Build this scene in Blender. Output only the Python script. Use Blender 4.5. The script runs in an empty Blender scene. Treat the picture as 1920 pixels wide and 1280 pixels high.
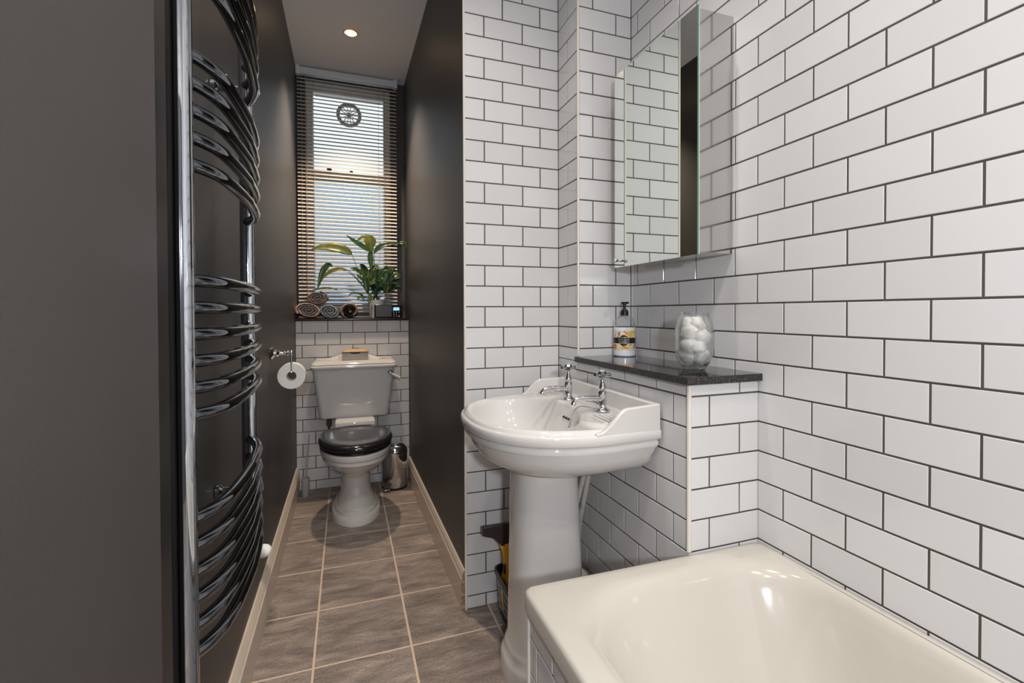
import bpy, bmesh, math, random
from mathutils import Vector, Matrix, Euler
PI = math.pi
random.seed(4)
sc = bpy.context.scene
COL = sc.collection

# ------------------------------------------------------------------ camera
cam_d = bpy.data.cameras.new('camera'); cam = bpy.data.objects.new('camera', cam_d); COL.objects.link(cam)
YAW, PITCH, ROLL, FPX = .338, -.0132, .0033, 884.09
cam_d.sensor_width = 36; cam_d.lens = 36*FPX/1920; cam_d.shift_y = -(640-597.33)/1920
cam_d.clip_start = .02
cam.location = (0, 0, 1.103)
fw = Vector((math.sin(YAW)*math.cos(PITCH), math.cos(YAW)*math.cos(PITCH), math.sin(PITCH)))
rt = Vector((math.cos(YAW), -math.sin(YAW), 0)); up = rt.cross(fw)
r2 = rt*math.cos(ROLL) - up*math.sin(ROLL); u2 = up*math.cos(ROLL) + rt*math.sin(ROLL)
cam.matrix_world = Matrix(((r2.x, u2.x, -fw.x, 0), (r2.y, u2.y, -fw.y, 0), (r2.z, u2.z, -fw.z, 1.103), (0, 0, 0, 1)))
sc.camera = cam

# ------------------------------------------------------------------ world, exposure, room light
w = bpy.data.worlds.new('sky'); sc.world = w; w.use_nodes = True
bg = w.node_tree.nodes['Background']; bg.inputs[0].default_value = (.86, .93, 1, 1); bg.inputs[1].default_value = .95
sc.view_settings.view_transform = 'Standard'; sc.view_settings.look = 'None'
sc.view_settings.exposure = .32; sc.view_settings.gamma = 1; sc.view_settings.use_curve_mapping = False

def light(kind, name, loc, power, col=(1, 1, 1), size=.1, rot=None, **k):
    d = bpy.data.lights.new(name, kind); d.energy = power; d.color = col
    if kind == 'AREA': d.size = size
    else: d.shadow_soft_size = size
    for a, b in k.items(): setattr(d, a, b)
    o = bpy.data.objects.new(name, d); COL.objects.link(o); o.location = loc
    if rot: o.rotation_euler = rot
    return o
WARM = (1, .80, .60); WHITE = (1, .93, .86)
ZC = 2.70
DOWN = [(.30, 1.10), (.62, .45), (.05, .35), (.62, -.35), (.05, -.45)]
for i, (x, y) in enumerate(DOWN):
    light('SPOT', 'downlight_beam', (x, y, ZC-.025), 25, WHITE, .03, spot_size=2.15, spot_blend=1.)
light('SPOT', 'corridor_downlight_beam', (.036, 2.858, ZC-.02), 80, WARM, .03, spot_size=1.62, spot_blend=.7)
# cool soft fill lamp, added in the unseen hall behind the camera
light('AREA', 'hall_fill_light', (.15, -1.3, 2.45), 10, (.86, .93, 1), .3)
light('POINT', 'camera_flash', (.0, -.60, 1.34), 46.0, (.92, .95, 1), .05)

# ------------------------------------------------------------------ materials
def mat(name, col, rough=.5, metal=0., spec=.5, trans=0., ior=1.45, coat=0., emis=None, es=0., bump=None, noise=None, sheen=0.):
    m = bpy.data.materials.new(name); m.use_nodes = True
    nt = m.node_tree; b = nt.nodes['Principled BSDF']
    b.inputs['Base Color'].default_value = (*col, 1); b.inputs['Roughness'].default_value = rough
    b.inputs['Metallic'].default_value = metal; b.inputs['Specular IOR Level'].default_value = spec
    b.inputs['Transmission Weight'].default_value = trans; b.inputs['IOR'].default_value = ior
    b.inputs['Coat Weight'].default_value = coat; b.inputs['Sheen Weight'].default_value = sheen
    if emis: b.inputs['Emission Color'].default_value = (*emis, 1); b.inputs['Emission Strength'].default_value = es
    if noise or bump:
        tc = nt.nodes.new('ShaderNodeTexCoord')
    if noise:      # (scale, colour2, contrast lo, hi)
        n = nt.nodes.new('ShaderNodeTexNoise'); n.inputs['Scale'].default_value = noise[0]; n.inputs['Detail'].default_value = 6
        r = nt.nodes.new('ShaderNodeValToRGB'); r.color_ramp.elements[0].position = noise[2]; r.color_ramp.elements[1].position = noise[3]
        r.color_ramp.elements[0].color = (*col, 1); r.color_ramp.elements[1].color = (*noise[1], 1)
        nt.links.new(tc.outputs['Object'], n.inputs['Vector']); nt.links.new(n.outputs['Fac'], r.inputs['Fac'])
        nt.links.new(r.outputs['Color'], b.inputs['Base Color'])
    if bump:       # (scale, strength, distance)
        n = nt.nodes.new('ShaderNodeTexNoise'); n.inputs['Scale'].default_value = bump[0]; n.inputs['Detail'].default_value = 5
        bp = nt.nodes.new('ShaderNodeBump'); bp.inputs['Strength'].default_value = bump[1]; bp.inputs['Distance'].default_value = bump[2]
        nt.links.new(tc.outputs['Object'], n.inputs['Vector']); nt.links.new(n.outputs['Fac'], bp.inputs['Height'])
        nt.links.new(bp.outputs['Normal'], b.inputs['Normal'])
    return m

def thin_glass(name, tint, glass_part):
    """clear glass that lets light through straight, with its surface gloss and part refraction"""
    m = bpy.data.materials.new(name); m.use_nodes = True; nt = m.node_tree; nt.nodes.clear(); L = nt.links.new
    o = nt.nodes.new('ShaderNodeOutputMaterial'); tr = nt.nodes.new('ShaderNodeBsdfTransparent'); tr.inputs[0].default_value = (*tint, 1)
    g = nt.nodes.new('ShaderNodeBsdfGlossy'); g.inputs['Roughness'].default_value = .0
    gl = nt.nodes.new('ShaderNodeBsdfGlass'); gl.inputs['Roughness'].default_value = .0; gl.inputs['IOR'].default_value = 1.45
    lw = nt.nodes.new('ShaderNodeLayerWeight'); lw.inputs['Blend'].default_value = .5
    pw = nt.nodes.new('ShaderNodeMath'); pw.operation = 'POWER'; pw.inputs[1].default_value = 2.2; L(lw.outputs['Facing'], pw.inputs[0])
    f = nt.nodes.new('ShaderNodeMath'); f.operation = 'MULTIPLY_ADD'; f.inputs[1].default_value = .95; f.inputs[2].default_value = .05; L(pw.outputs[0], f.inputs[0])
    a = nt.nodes.new('ShaderNodeMixShader'); c = nt.nodes.new('ShaderNodeMixShader'); c.inputs[0].default_value = glass_part
    L(f.outputs[0], a.inputs[0]); L(tr.outputs[0], a.inputs[1]); L(g.outputs[0], a.inputs[2])
    L(a.outputs[0], c.inputs[1]); L(gl.outputs[0], c.inputs[2]); L(c.outputs[0], o.inputs[0]); return m

def tile_mat():
    m = mat('white_glazed_tile', (.76, .75, .73), .09, spec=.5)
    nt = m.node_tree; b = nt.nodes['Principled BSDF']
    g = nt.nodes.new('ShaderNodeNewGeometry'); r = nt.nodes.new('ShaderNodeValToRGB')
    r.color_ramp.elements[0].color = (.655, .65, .65, 1); r.color_ramp.elements[1].color = (.71, .705, .705, 1)
    nt.links.new(g.outputs['Random Per Island'], r.inputs['Fac']); nt.links.new(r.outputs['Color'], b.inputs['Base Color'])
    tc = nt.nodes.new('ShaderNodeTexCoord'); n = nt.nodes.new('ShaderNodeTexNoise'); n.inputs['Scale'].default_value = 9; n.inputs['Detail'].default_value = 1
    bp = nt.nodes.new('ShaderNodeBump'); bp.inputs['Strength'].default_value = .12; bp.inputs['Distance'].default_value = .004
    nt.links.new(tc.outputs['Object'], n.inputs['Vector']); nt.links.new(n.outputs['Fac'], bp.inputs['Height']); nt.links.new(bp.outputs['Normal'], b.inputs['Normal'])
    return m

def slate_mat():
    m = mat('slate_floor_tile', (.08, .07, .065), .42, spec=.45)
    nt = m.node_tree; b = nt.nodes['Principled BSDF']; L = nt.links.new
    tc = nt.nodes.new('ShaderNodeTexCoord'); g = nt.nodes.new('ShaderNodeNewGeometry')
    mp = nt.nodes.new('ShaderNodeMapping'); mp.inputs['Scale'].default_value = (1.0, 2.6, 1); mp.inputs['Rotation'].default_value = (0, 0, .35)
    ad = nt.nodes.new('ShaderNodeVectorMath'); ad.operation = 'ADD'
    mu = nt.nodes.new('ShaderNodeVectorMath'); mu.operation = 'SCALE'; mu.inputs['Scale'].default_value = 7.3
    cx = nt.nodes.new('ShaderNodeCombineXYZ')
    L(g.outputs['Random Per Island'], cx.inputs[0]); L(g.outputs['Random Per Island'], cx.inputs[2]); L(cx.outputs[0], mu.inputs[0])
    L(tc.outputs['Object'], ad.inputs[0]); L(mu.outputs[0], ad.inputs[1]); L(ad.outputs[0], mp.inputs['Vector'])
    n = nt.nodes.new('ShaderNodeTexNoise'); n.inputs['Scale'].default_value = 5; n.inputs['Detail'].default_value = 9; n.inputs['Roughness'].default_value = .62; n.inputs['Distortion'].default_value = .9
    r = nt.nodes.new('ShaderNodeValToRGB'); e = r.color_ramp.elements
    e[0].position = .3; e[0].color = (.21, .172, .155, 1); e[1].position = .72; e[1].color = (.52, .42, .365, 1)
    x = e.new(.52); x.color = (.35, .288, .25, 1)
    L(mp.outputs[0], n.inputs['Vector']); L(n.outputs['Fac'], r.inputs['Fac']); L(r.outputs['Color'], b.inputs['Base Color'])
    n2 = nt.nodes.new('ShaderNodeTexNoise'); n2.inputs['Scale'].default_value = 7; n2.inputs['Detail'].default_value = 10; n2.inputs['Roughness'].default_value = .66; n2.inputs['Distortion'].default_value = 1.8
    n3 = nt.nodes.new('ShaderNodeTexNoise'); n3.inputs['Scale'].default_value = 150; n3.inputs['Detail'].default_value = 4
    b3 = nt.nodes.new('ShaderNodeBump'); b3.inputs['Strength'].default_value = .5; b3.inputs['Distance'].default_value = .0015
    bp = nt.nodes.new('ShaderNodeBump'); bp.inputs['Strength'].default_value = 1.; bp.inputs['Distance'].default_value = .02
    L(tc.outputs['Object'], n3.inputs['Vector']); L(n3.outputs['Fac'], b3.inputs['Height'])
    L(mp.outputs[0], n2.inputs['Vector']); L(n2.outputs['Fac'], bp.inputs['Height']); L(b3.outputs['Normal'], bp.inputs['Normal']); L(bp.outputs['Normal'], b.inputs['Normal'])
    mx = nt.nodes.new('ShaderNodeMix'); mx.data_type = 'RGBA'; mx.blend_type = 'OVERLAY'; mx.inputs[0].default_value = .55
    L(r.outputs['Color'], mx.inputs[6]); L(n3.outputs['Fac'], mx.inputs[7]); L(mx.outputs[2], b.inputs['Base Color'])
    return m

M = dict(
    tile=tile_mat(), slate=slate_mat(),
    grout=mat('dark_grout', (.085, .07, .058), .8),
    fgrout=mat('buff_floor_grout', (.62, .48, .37), .9, bump=(60, .4, .002)),
    dark=mat('dark_satin_paint', (.058, .053, .051), .44, spec=.4, noise=(3, (.068, .061, .058), .3, .7), bump=(260, .16, .0015)),
    ceil=mat('ceiling_paint', (.78, .77, .79), .8, bump=(200, .1, .001)),
    skirt=mat('skirting_gloss_paint', (.66, .57, .48), .28),
    raw=mat('raw_board_end', (.22, .14, .08), .9, noise=(60, (.42, .33, .24), .4, .65), bump=(90, .6, .004)),
    trim=mat('cream_plastic_trim', (.78, .73, .65), .3),
    ceramic=mat('white_ceramic', (.68, .66, .64), .07, coat=.3),
    enamel=mat('cream_bath_enamel', (.575, .54, .48), .12, coat=.3),
    chrome=mat('polished_chrome', (.72, .73, .75), .06, 1.),
    rchrome=mat('radiator_chrome', (.50, .53, .57), .05, 1.), rungdarkrefl=mat('radiator_chrome_dark_reflections', (.20, .215, .24), .05, 1.),  # rungs: same chrome as uprights, dark reflections put into the base colour
    steel=mat('mirror_steel', (.62, .61, .60), .10, 1.),
    mirror=mat('mirror_glass', (.86, .90, .87), .0, 1.),
    edge=mat('cut_glass_edge', (.10, .25, .18), .15),
    granite=mat('black_granite', (.018, .018, .02), .10, coat=.2, noise=(260, (.055, .052, .05), .60, .72)),
    gedge=mat('granite_cut_edge', (.02, .02, .02), .45, noise=(200, (.14, .12, .10), .50, .74)),
    seat=mat('black_gloss_lacquer', (.012, .012, .014), .12, coat=.5),
    paper=mat('soft_white_paper', (.78, .77, .72), .95, bump=(120, .3, .001)),
    wplastic=mat('white_plastic', (.74, .73, .69), .35),
    gplastic=mat('grey_plastic', (.42, .42, .41), .35),
    bplastic=mat('black_plastic', (.012, .012, .013), .35),
    bgloss=mat('black_gloss_plastic', (.01, .01, .012), .12),
    yellow=mat('yellow_plastic', (.95, .50, .02), .3),
    darkbrown=mat('dark_rubber_blade', (.045, .035, .032), .35),
    blind=mat('cream_blind_slat', (.62, .56, .50), .4),
    rail=mat('white_blind_rail', (.62, .66, .68), .3),
    cord=mat('blind_cord', (.35, .32, .27), .8),
    frame=mat('white_window_paint', (.62, .61, .60), .35),
    sillm=mat('dark_wood_sill', (.03, .018, .014), .25, coat=.3),
    pot=mat('pale_grey_pot', (.60, .60, .59), .35),
    soil=mat('potting_soil', (.03, .02, .015), .95, bump=(80, .8, .01)),
    stem=mat('green_stem', (.05, .09, .02), .5),
    leaf=mat('dark_green_leaf', (.020, .060, .014), .30, noise=(14, (.05, .11, .02), .45, .75)),
    leafy=mat('yellowing_leaf', (.10, .13, .02), .35, noise=(26, (.26, .20, .04), .48, .75)),
    brown=mat('brown_towel', (.22, .12, .085), .95, bump=(220, .9, .004), sheen=.4, noise=(120, (.32, .2, .15), .35, .7)),
    taupe=mat('taupe_towel', (.16, .13, .12), .95, bump=(220, .9, .004), sheen=.4, noise=(120, (.25, .21, .2), .35, .7)),
    pink=mat('peach_towel', (.45, .27, .19), .95, bump=(220, .9, .004), sheen=.4, noise=(120, (.6, .42, .34), .35, .7)),
    grey=mat('grey_towel', (.15, .18, .20), .95, bump=(220, .9, .004), sheen=.4, noise=(120, (.3, .34, .36), .35, .7)),
    glass=thin_glass('clear_glass', (.98, .99, .99), 0.),
    solidglass=mat('solid_glass_base', (.93, .96, .97), .0, trans=1., ior=1.5),
    jarglass=thin_glass('jar_glass', (.975, .985, .985), .22),
    bottle=thin_glass('clear_soap_bottle', (.96, .975, .975), .0),
    liquid=mat('milky_soap', (.74, .78, .84), .12),
    cotton=mat('cotton_wool', (.80, .77, .73), 1., bump=(70, .5, .006), sheen=.5),
    screen=mat('lit_radio_screen', (.1, .3, .4), .2, emis=(.30, .62, .85), es=.9),
    print_w=mat('label_white', (.8, .8, .78), .4), print_y=mat('label_yellow', (.75, .55, .08), .4),
    print_o=mat('label_orange', (.75, .19, .03), .4), print_b=mat('label_black', (.012, .012, .012), .4),
    print_c=mat('label_cream', (.78, .68, .48), .4), print_g=mat('label_grey', (.38, .35, .40), .4),
    button=mat('grey_buttons', (.6, .6, .62), .4),
    lampglow=mat('lit_lamp', (1, .9, .7), .4, emis=(1, .72, .38), es=14),
    brass=mat('copper_lamp_ring', (.80, .42, .20), .3, .8),
    beige=mat('cream_box', (.58, .52, .44), .5), navy=mat('navy_flap', (.01, .012, .04), .4), tan=mat('tan_lid', (.55, .36, .20), .5),
    hall=mat('hall_paint', (.12, .11, .11), .8),
    obscure=mat('obscured_glass', (.42, .52, .62), .35, trans=1., ior=1.35, bump=(55, 1., .02)),
    brassv=mat('aged_brass', (.30, .24, .16), .4, .9),
    pipe=mat('painted_pipe', (.62, .58, .52), .4, noise=(40, (.35, .25, .16), .55, .75)),
)

# ------------------------------------------------------------------ mesh helper
class MB:
    def __init__(s): s.v = []; s.f = []; s.m = []
    def add(s, vs, fs, mi=0):
        o = len(s.v); s.v += [Vector(p) for p in vs]; s.f += [tuple(i+o for i in f) for f in fs]; s.m += [mi]*len(fs); return s
    def box(s, x0, x1, y0, y1, z0, z1, mi=0, bev=0, seg=2):
        if bev:
            bm = bmesh.new(); bmesh.ops.create_cube(bm, size=1)
            for q in bm.verts: q.co = Vector(((x0+x1)/2+q.co.x*(x1-x0), (y0+y1)/2+q.co.y*(y1-y0), (z0+z1)/2+q.co.z*(z1-z0)))
            bmesh.ops.bevel(bm, geom=bm.edges[:], offset=bev, segments=seg, affect='EDGES', profile=.5)
            bm.verts.index_update(); s.add([q.co.copy() for q in bm.verts], [[q.index for q in f.verts] for f in bm.faces], mi); bm.free(); return s
        p = [(x, y, z) for z in (z0, z1) for y in (y0, y1) for x in (x0, x1)]
        return s.add(p, [(0, 2, 3, 1), (4, 5, 7, 6), (0, 1, 5, 4), (2, 6, 7, 3), (0, 4, 6, 2), (1, 3, 7, 5)], mi)
    def loft(s, rings, c0=True, c1=True, mi=0, closed=True):
        n = len(rings[0]); o = []; fs = []
        for r in rings: o += list(r)
        for i in range(len(rings)-1):
            for j in range(n if closed else n-1):
                k = (j+1) % n; fs.append((i*n+j, i*n+k, (i+1)*n+k, (i+1)*n+j))
        if c0: fs.append(tuple(range(n-1, -1, -1)))
        if c1: fs.append(tuple((len(rings)-1)*n+j for j in range(n)))
        return s.add(o, fs, mi)
    def tube(s, pts, r, n=12, mi=0, caps=True, sx=1.):
        pts = [Vector(p) for p in pts]; R = r if isinstance(r, (list, tuple)) else [r]*len(pts)
        t0 = (pts[1]-pts[0]).normalized(); a = Vector((0, 0, 1)) if abs(t0.z) < .9 else Vector((1, 0, 0))
        nx = t0.cross(a).normalized(); rings = []
        for i, p in enumerate(pts):
            t = (pts[min(i+1, len(pts)-1)]-pts[max(i-1, 0)]).normalized()
            nx = (nx-t*nx.dot(t)).normalized(); ny = t.cross(nx)
            rings.append([p+(nx*math.cos(2*PI*j/n)*sx+ny*math.sin(2*PI*j/n))*R[i] for j in range(n)])
        return s.loft(rings, caps, caps, mi)
    def lathe(s, prof, c, n=32, mi=0, axis='Z', c0=True, c1=True):
        c = Vector(c); rings = []
        for r, h in prof:
            ring = []
            for j in range(n):
                a = 2*PI*j/n; x, y = r*math.cos(a), r*math.sin(a)
                ring.append(c+Vector({'Z': (x, y, h), 'X': (h, x, y), 'Y': (y, h, x)}[axis]))
            rings.append(ring)
        return s.loft(rings, c0, c1, mi)
    def sphere(s, c, r, n=16, mi=0, sc=(1, 1, 1)):
        prof = [(max(1e-5, math.sin(PI*i/(n//2))), -math.cos(PI*i/(n//2))) for i in range(n//2+1)]
        c = Vector(c); rings = [[c+Vector((q*math.cos(2*PI*j/n)*r*sc[0], q*math.sin(2*PI*j/n)*r*sc[1], h*r*sc[2])) for j in range(n)] for q, h in prof]
        return s.loft(rings, True, True, mi)
    def prism(s, poly, f, d0, d1, mi=0):      # poly of 2-D points, f(a,b,d)->xyz
        r0 = [Vector(f(a, b, d0)) for a, b in poly]; r1 = [Vector(f(a, b, d1)) for a, b in poly]
        return s.loft([r0, r1], True, True, mi)

ORG = {}
def obj(name, mb, mats, parent=None, org=(0, 0, 0), smooth=35, bev=0):
    if not isinstance(mats, (list, tuple)): mats = [mats]
    o0 = Vector(ORG[parent.name]) if parent else Vector(org)
    me = bpy.data.meshes.new(name); me.from_pydata([tuple(p-o0) for p in mb.v], [], mb.f)
    for m in mats: me.materials.append(m)
    for p, k in zip(me.polygons, mb.m): p.material_index = k
    bm = bmesh.new(); bm.from_mesh(me); bmesh.ops.recalc_face_normals(bm, faces=bm.faces); bm.to_mesh(me); bm.free()
    if smooth: me.shade_smooth(); me.set_sharp_from_angle(angle=math.radians(smooth))
    else: me.shade_flat()
    me.update(); o = bpy.data.objects.new(name, me); COL.objects.link(o)
    if parent: o.parent = parent
    else: o.location = o0
    ORG[o.name] = tuple(o0)
    if bev:
        md = o.modifiers.new('bevel', 'BEVEL'); md.width = bev; md.segments = 2; md.limit_method = 'ANGLE'
    return o
def thing(name, label, cat, org, group=None):
    o = bpy.data.objects.new(name, None); COL.objects.link(o); o.location = org; o.empty_display_size = .05
    ORG[o.name] = tuple(org); return tag(o, label, cat, group)
def tag(o, label, cat, group=None):
    o['label'] = label; o['category'] = cat
    if group: o['group'] = group
    return o
def struct(name, mb, mats, parent=None, smooth=0, **k):
    o = obj(name, mb, mats, parent, smooth=smooth, **k)
    if not parent: o['kind'] = 'structure'
    return o
def lerp(a, b, t): return a+(b-a)*t
def bez(p0, p1, p2, p3, n=12):
    p0, p1, p2, p3 = map(Vector, (p0, p1, p2, p3)); o = []
    for i in range(n+1):
        t = i/n; o.append(p0*(1-t)**3+p1*3*t*(1-t)**2+p2*3*t*t*(1-t)+p3*t**3)
    return o

# ------------------------------------------------------------------ tiled walls (each tile raised from dark grout)
Z0, P = 2.2028, .077
def tiles(mb, o, u, n, L, zlo, zhi, even, odd, pitch, z0=Z0, p=P, g=.0026, cut=None, hz=None):
    """tiles over a wall strip: o = start point on the tile face (z 0), u = direction, n = outward normal;
       even/odd = one joint position of even / odd rows (distance along u)"""
    o, u, n = Vector(o), Vector(u).normalized(), Vector(n).normalized(); B = .0016; D = .0026; rnd = random.Random(int(L*1000)+int(zhi*100))
    k0 = math.floor((z0-zhi)/p)-1
    for k in range(k0, int((z0-zlo)/p)+2):
        zt, zb = min(z0-k*p, zhi), max(z0-(k+1)*p, zlo)
        if zt-zb < .006: continue
        j = even if k % 2 == 0 else odd
        js = j if isinstance(j, list) else [j+i*pitch for i in range(-60, 60)]
        xs = [0]+sorted(q for q in js if .006 < q < L-.006)+[L]
        for a, b in zip(xs, xs[1:]):
            a0 = a+(g/2 if a > 0 else .0005); b0 = b-(g/2 if b < L else .0005)
            t0 = zt-(g/2 if zt < zhi else .0005); b1 = zb+(g/2 if zb > zlo else .0005)
            if cut and a0 < cut[1] and b0 > cut[0] and b1 < cut[3] and t0 > cut[2]:
                if a0 >= cut[0] and b0 <= cut[1]: continue
            q = [rnd.uniform(-.00022, .00022) for _ in range(3)]
            vs = []
            for (aa, zz) in ((a0, b1), (b0, b1), (b0, t0), (a0, t0)): vs.append(o+u*aa+Vector((0, 0, zz))-n*D)
            for i, (aa, zz) in enumerate(((a0+B, b1+B), (b0-B, b1+B), (b0-B, t0-B), (a0+B, t0-B))):
                vs.append(o+u*aa+Vector((0, 0, zz))+n*(q[0]+(q[1] if i in (1, 2) else -q[1])+(q[2] if i > 1 else -q[2])))
            mb.add(vs, [(4, 5, 6, 7), (0, 1, 5, 4), (1, 2, 6, 5), (2, 3, 7, 6), (3, 0, 4, 7)], 0)
def slab(mb, o, u, n, L, zlo, zhi, t=.05, mi=1, e0=0., e1=0.):
    """grout bed; e0 / e1 lengthen it past the start / end (negative: stops short of an outer corner)"""
    o, u, n = Vector(o), Vector(u).normalized(), Vector(n).normalized(); o = o-u*e0; L = L+e0+e1
    f = o-n*.0014; bk = o-n*t; vs = []
    for base in (f, bk):
        for a, z in ((0, zlo), (L, zlo), (L, zhi), (0, zhi)): vs.append(base+u*a+Vector((0, 0, z)))
    mb.add(vs, [(0, 1, 2, 3), (7, 6, 5, 4), (0, 4, 5, 1), (1, 5, 6, 2), (2, 6, 7, 3), (3, 7, 4, 0)], mi)
TG = [M['tile'], M['grout']]

XR, XB, XA, YA, YC, YD, YE = 1.014, .7927, .4139, 1.698, 1.53, .946, 3.186
XE = .392; YB = -.85; SH = .925
m = MB(); L = YC-YB; slab(m, (XR, YB, 0), (0, 1, 0), (-1, 0, 0), L, 0, ZC, e0=.02, e1=.02)
tiles(m, (XR, YB, 0), (0, 1, 0), (-1, 0, 0), L, 0, ZC, .718-.155-YB, .6425-YB, .1545)
struct('wall_right', m, TG)
m = MB(); L = XB-XA; slab(m, (XA, YA, 0), (1, 0, 0), (0, -1, 0), L, 0, ZC, .10, e0=-.0016, e1=.02)
tiles(m, (XA, YA, 0), (1, 0, 0), (0, -1, 0), L, 0, ZC, .490-XA, .5625-XA, .1525)
struct('wall_middle', m, TG)
m = MB(); L = YA-YD; slab(m, (XB, YD, 0), (0, 1, 0), (-1, 0, 0), L, 0, SH, .03, e0=-.0016, e1=.02)
tiles(m, (XB, YD, 0), (0, 1, 0), (-1, 0, 0), L, 0, SH, 1.077-YD, 1.006-YD, .1528)
slab(m, (XB, YC, 0), (0, 1, 0), (-1, 0, 0), YA-YC, SH, ZC, .03, e0=-.0016, e1=.02)
tiles(m, (XB, YC, 0), (0, 1, 0), (-1, 0, 0), YA-YC, SH, ZC, [], [1.618-YC], .1528)
struct('wall_basin', m, TG)
m = MB(); L = XR-XB; slab(m, (XB, YC, 0), (1, 0, 0), (0, -1, 0), L, SH-.01, ZC, .10, e0=-.0016, e1=.02)
tiles(m, (XB, YC, 0), (1, 0, 0), (0, -1, 0), L, SH-.01, ZC, [.949-XB], [.853-XB], .15)
struct('wall_recess', m, TG)
m = MB(); slab(m, (XB, YD, 0), (1, 0, 0), (0, -1, 0), L, 0, SH, .03, e0=-.0016, e1=.02)
tiles(m, (XB, YD, 0), (1, 0, 0), (0, -1, 0), L, 0, SH, [.952-XB], [.856-XB], .15)
struct('wall_front', m, TG)
XL = -.297
m = MB(); ZS = 1.055; L = XE-XL; slab(m, (XL, YE, 0), (1, 0, 0), (0, -1, 0), L, 0, ZS, .2, e0=.02, e1=.02)
tiles(m, (XL, YE, 0), (1, 0, 0), (0, -1, 0), L, 0, ZS, .039-XL, .113-XL, .1495, z0=.9791+7*P)
struct('wall_end', m, TG)
# upper end wall (dark) around the sash window
YW = 3.40; WX0, WX1, WZ0, WZ1 = -.245, .30, 1.10, 2.655
m = MB()
m.box(XL-.1, WX0, YW, YW+.14, ZS-.06, ZC); m.box(WX1, XE+.12, YW, YW+.14, ZS-.06, ZC); m.box(WX0, WX1, YW, YW+.14, WZ1, ZC); m.box(WX0, WX1, YW, YW+.14, ZS-.06, WZ0)
struct('wall_end_upper', m, M['dark'])
# left dark wall, corridor inner dark wall
m = MB(); m.prism([(-.292, YB-.9), (-.299, YW+.14), (-.40, YW+.14), (-.40, YB-.9)], lambda a, b, d: (a, b, d), 0, ZC); struct('wall_left', m, M['dark'])
m = MB(); m.prism([(XA-.004, YA+.0005), (XE, YW+.14), (XE+.1, YW+.14), (XA+.1, YA+.0995), (XA+.1, YA+.1), (XA-.002, YA+.1)][:2]+[(XE+.14, YW+.14), (XA+.14, YA+.101), (XA-.0038, YA+.101)][:2]+[(XA-.0035, YA+.1005)], lambda a, b, d: (a, b, d), 0, ZC)
m = MB(); m.prism([(XA-.004, YA+.0008), (XE, YW+.14), (XE+.12, YW+.14), (XA+.12, YA+.1005), (XA-.0005, YA+.1005), (XA-.0005, YA+.0008)], lambda a, b, d: (a, b, d), 0, ZC)
struct('wall_corridor', m, M['dark'])
# wall behind the camera with the doorway to the hall
m = MB(); DX0, DX1, DZ = -.25, .55, 2.02
slab(m, (XR, YB, 0), (-1, 0, 0), (0, 1, 0), XR-DX1, 0, ZC, .1); tiles(m, (XR, YB, 0), (-1, 0, 0), (0, 1, 0), XR-DX1, 0, ZC, .08, .157, .1525)
slab(m, (DX1, YB, 0), (-1, 0, 0), (0, 1, 0), DX1-(-.295), DZ, ZC, .1); tiles(m, (DX1, YB, 0), (-1, 0, 0), (0, 1, 0), DX1+.295, DZ, ZC, .08, .157, .1525)
struct('wall_back', m, TG)
m = MB(); m.box(-.40, 1.2, -1.8, -1.75, 0, ZC); m.box(1.15, 1.2, -1.75, YB-.1, 0, ZC); struct('wall_hall', m, M['hall'])
m = MB(); m.box(-.42, 1.25, -1.8, YW+.2, ZC, ZC+.05); struct('ceiling', m, M['ceil'])

# floor of slate tiles
m = MB(); m.box(-.42, 1.25, -1.8, YW+.1, -.05, -.0008, 1)
xs = [-.105+.3015*k for k in range(-2, 5)]; ys = [1.574+.3*k for k in range(-12, 7)]
for i in range(len(xs)-1):
    for j in range(len(ys)-1):
        a0, a1, b0, b1 = xs[i]+.0022, xs[i+1]-.0022, ys[j]+.0022, ys[j+1]-.0022
        a0 = max(a0, -.41); a1 = min(a1, 1.24); B = .002
        if a1-a0 < .01: continue
        m.add([(a0, b0, -.002), (a1, b0, -.002), (a1, b1, -.002), (a0, b1, -.002), (a0+B, b0+B, 0), (a1-B, b0+B, 0), (a1-B, b1-B, 0), (a0+B, b1-B, 0)],
              [(4, 5, 6, 7), (0, 1, 5, 4), (1, 2, 6, 5), (2, 3, 7, 6), (3, 0, 4, 7)], 0)
struct('floor', m, [M['slate'], M['fgrout']])

# skirting
SK = [(-.004, 0), (.016, 0), (.016, .112), (.0125, .117), (.0135, .123), (.008, .137), (.004, .145), (-.004, .145)]
def skirting(name, p0, p1, side, cap=False, th=1.):
    m = MB(); r0 = [Vector((p0[0]+side*t*th, p0[1], z)) for t, z in SK]; r1 = [Vector((p1[0]+side*t*th, p1[1], z)) for t, z in SK]
    m.loft([r0, r1], False, True); m.add(r0, [tuple(range(len(SK)))], 1)
    return struct(name, m, [M['skirt'], M['raw'] if cap else M['skirt']], smooth=30)
skirting('baseboard_left', (-.2925, YB), (-.2985, YE-.001), 1, th=1.25)
skirting('baseboard_right', (XA-.004, YA+.004), (XE, YE-.001), -1, True, .9)
# corner trims
def trim(name, x, y, z0, z1, r=.0045):
    m = MB(); m.lathe([(r, z0), (r, z1)], (x, y, 0), 10); o = struct(name, m, M['trim'], smooth=40); return o
trim('trim_1', XA-.0015, YA-.0015, 0, ZC-.001, .0048); trim('trim_2', XB-.0005, YC-.0005, SH+.021, ZC-.001); trim('trim_3', XB+.0005, YD+.0005, .512, SH-.001, .0058)

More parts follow.
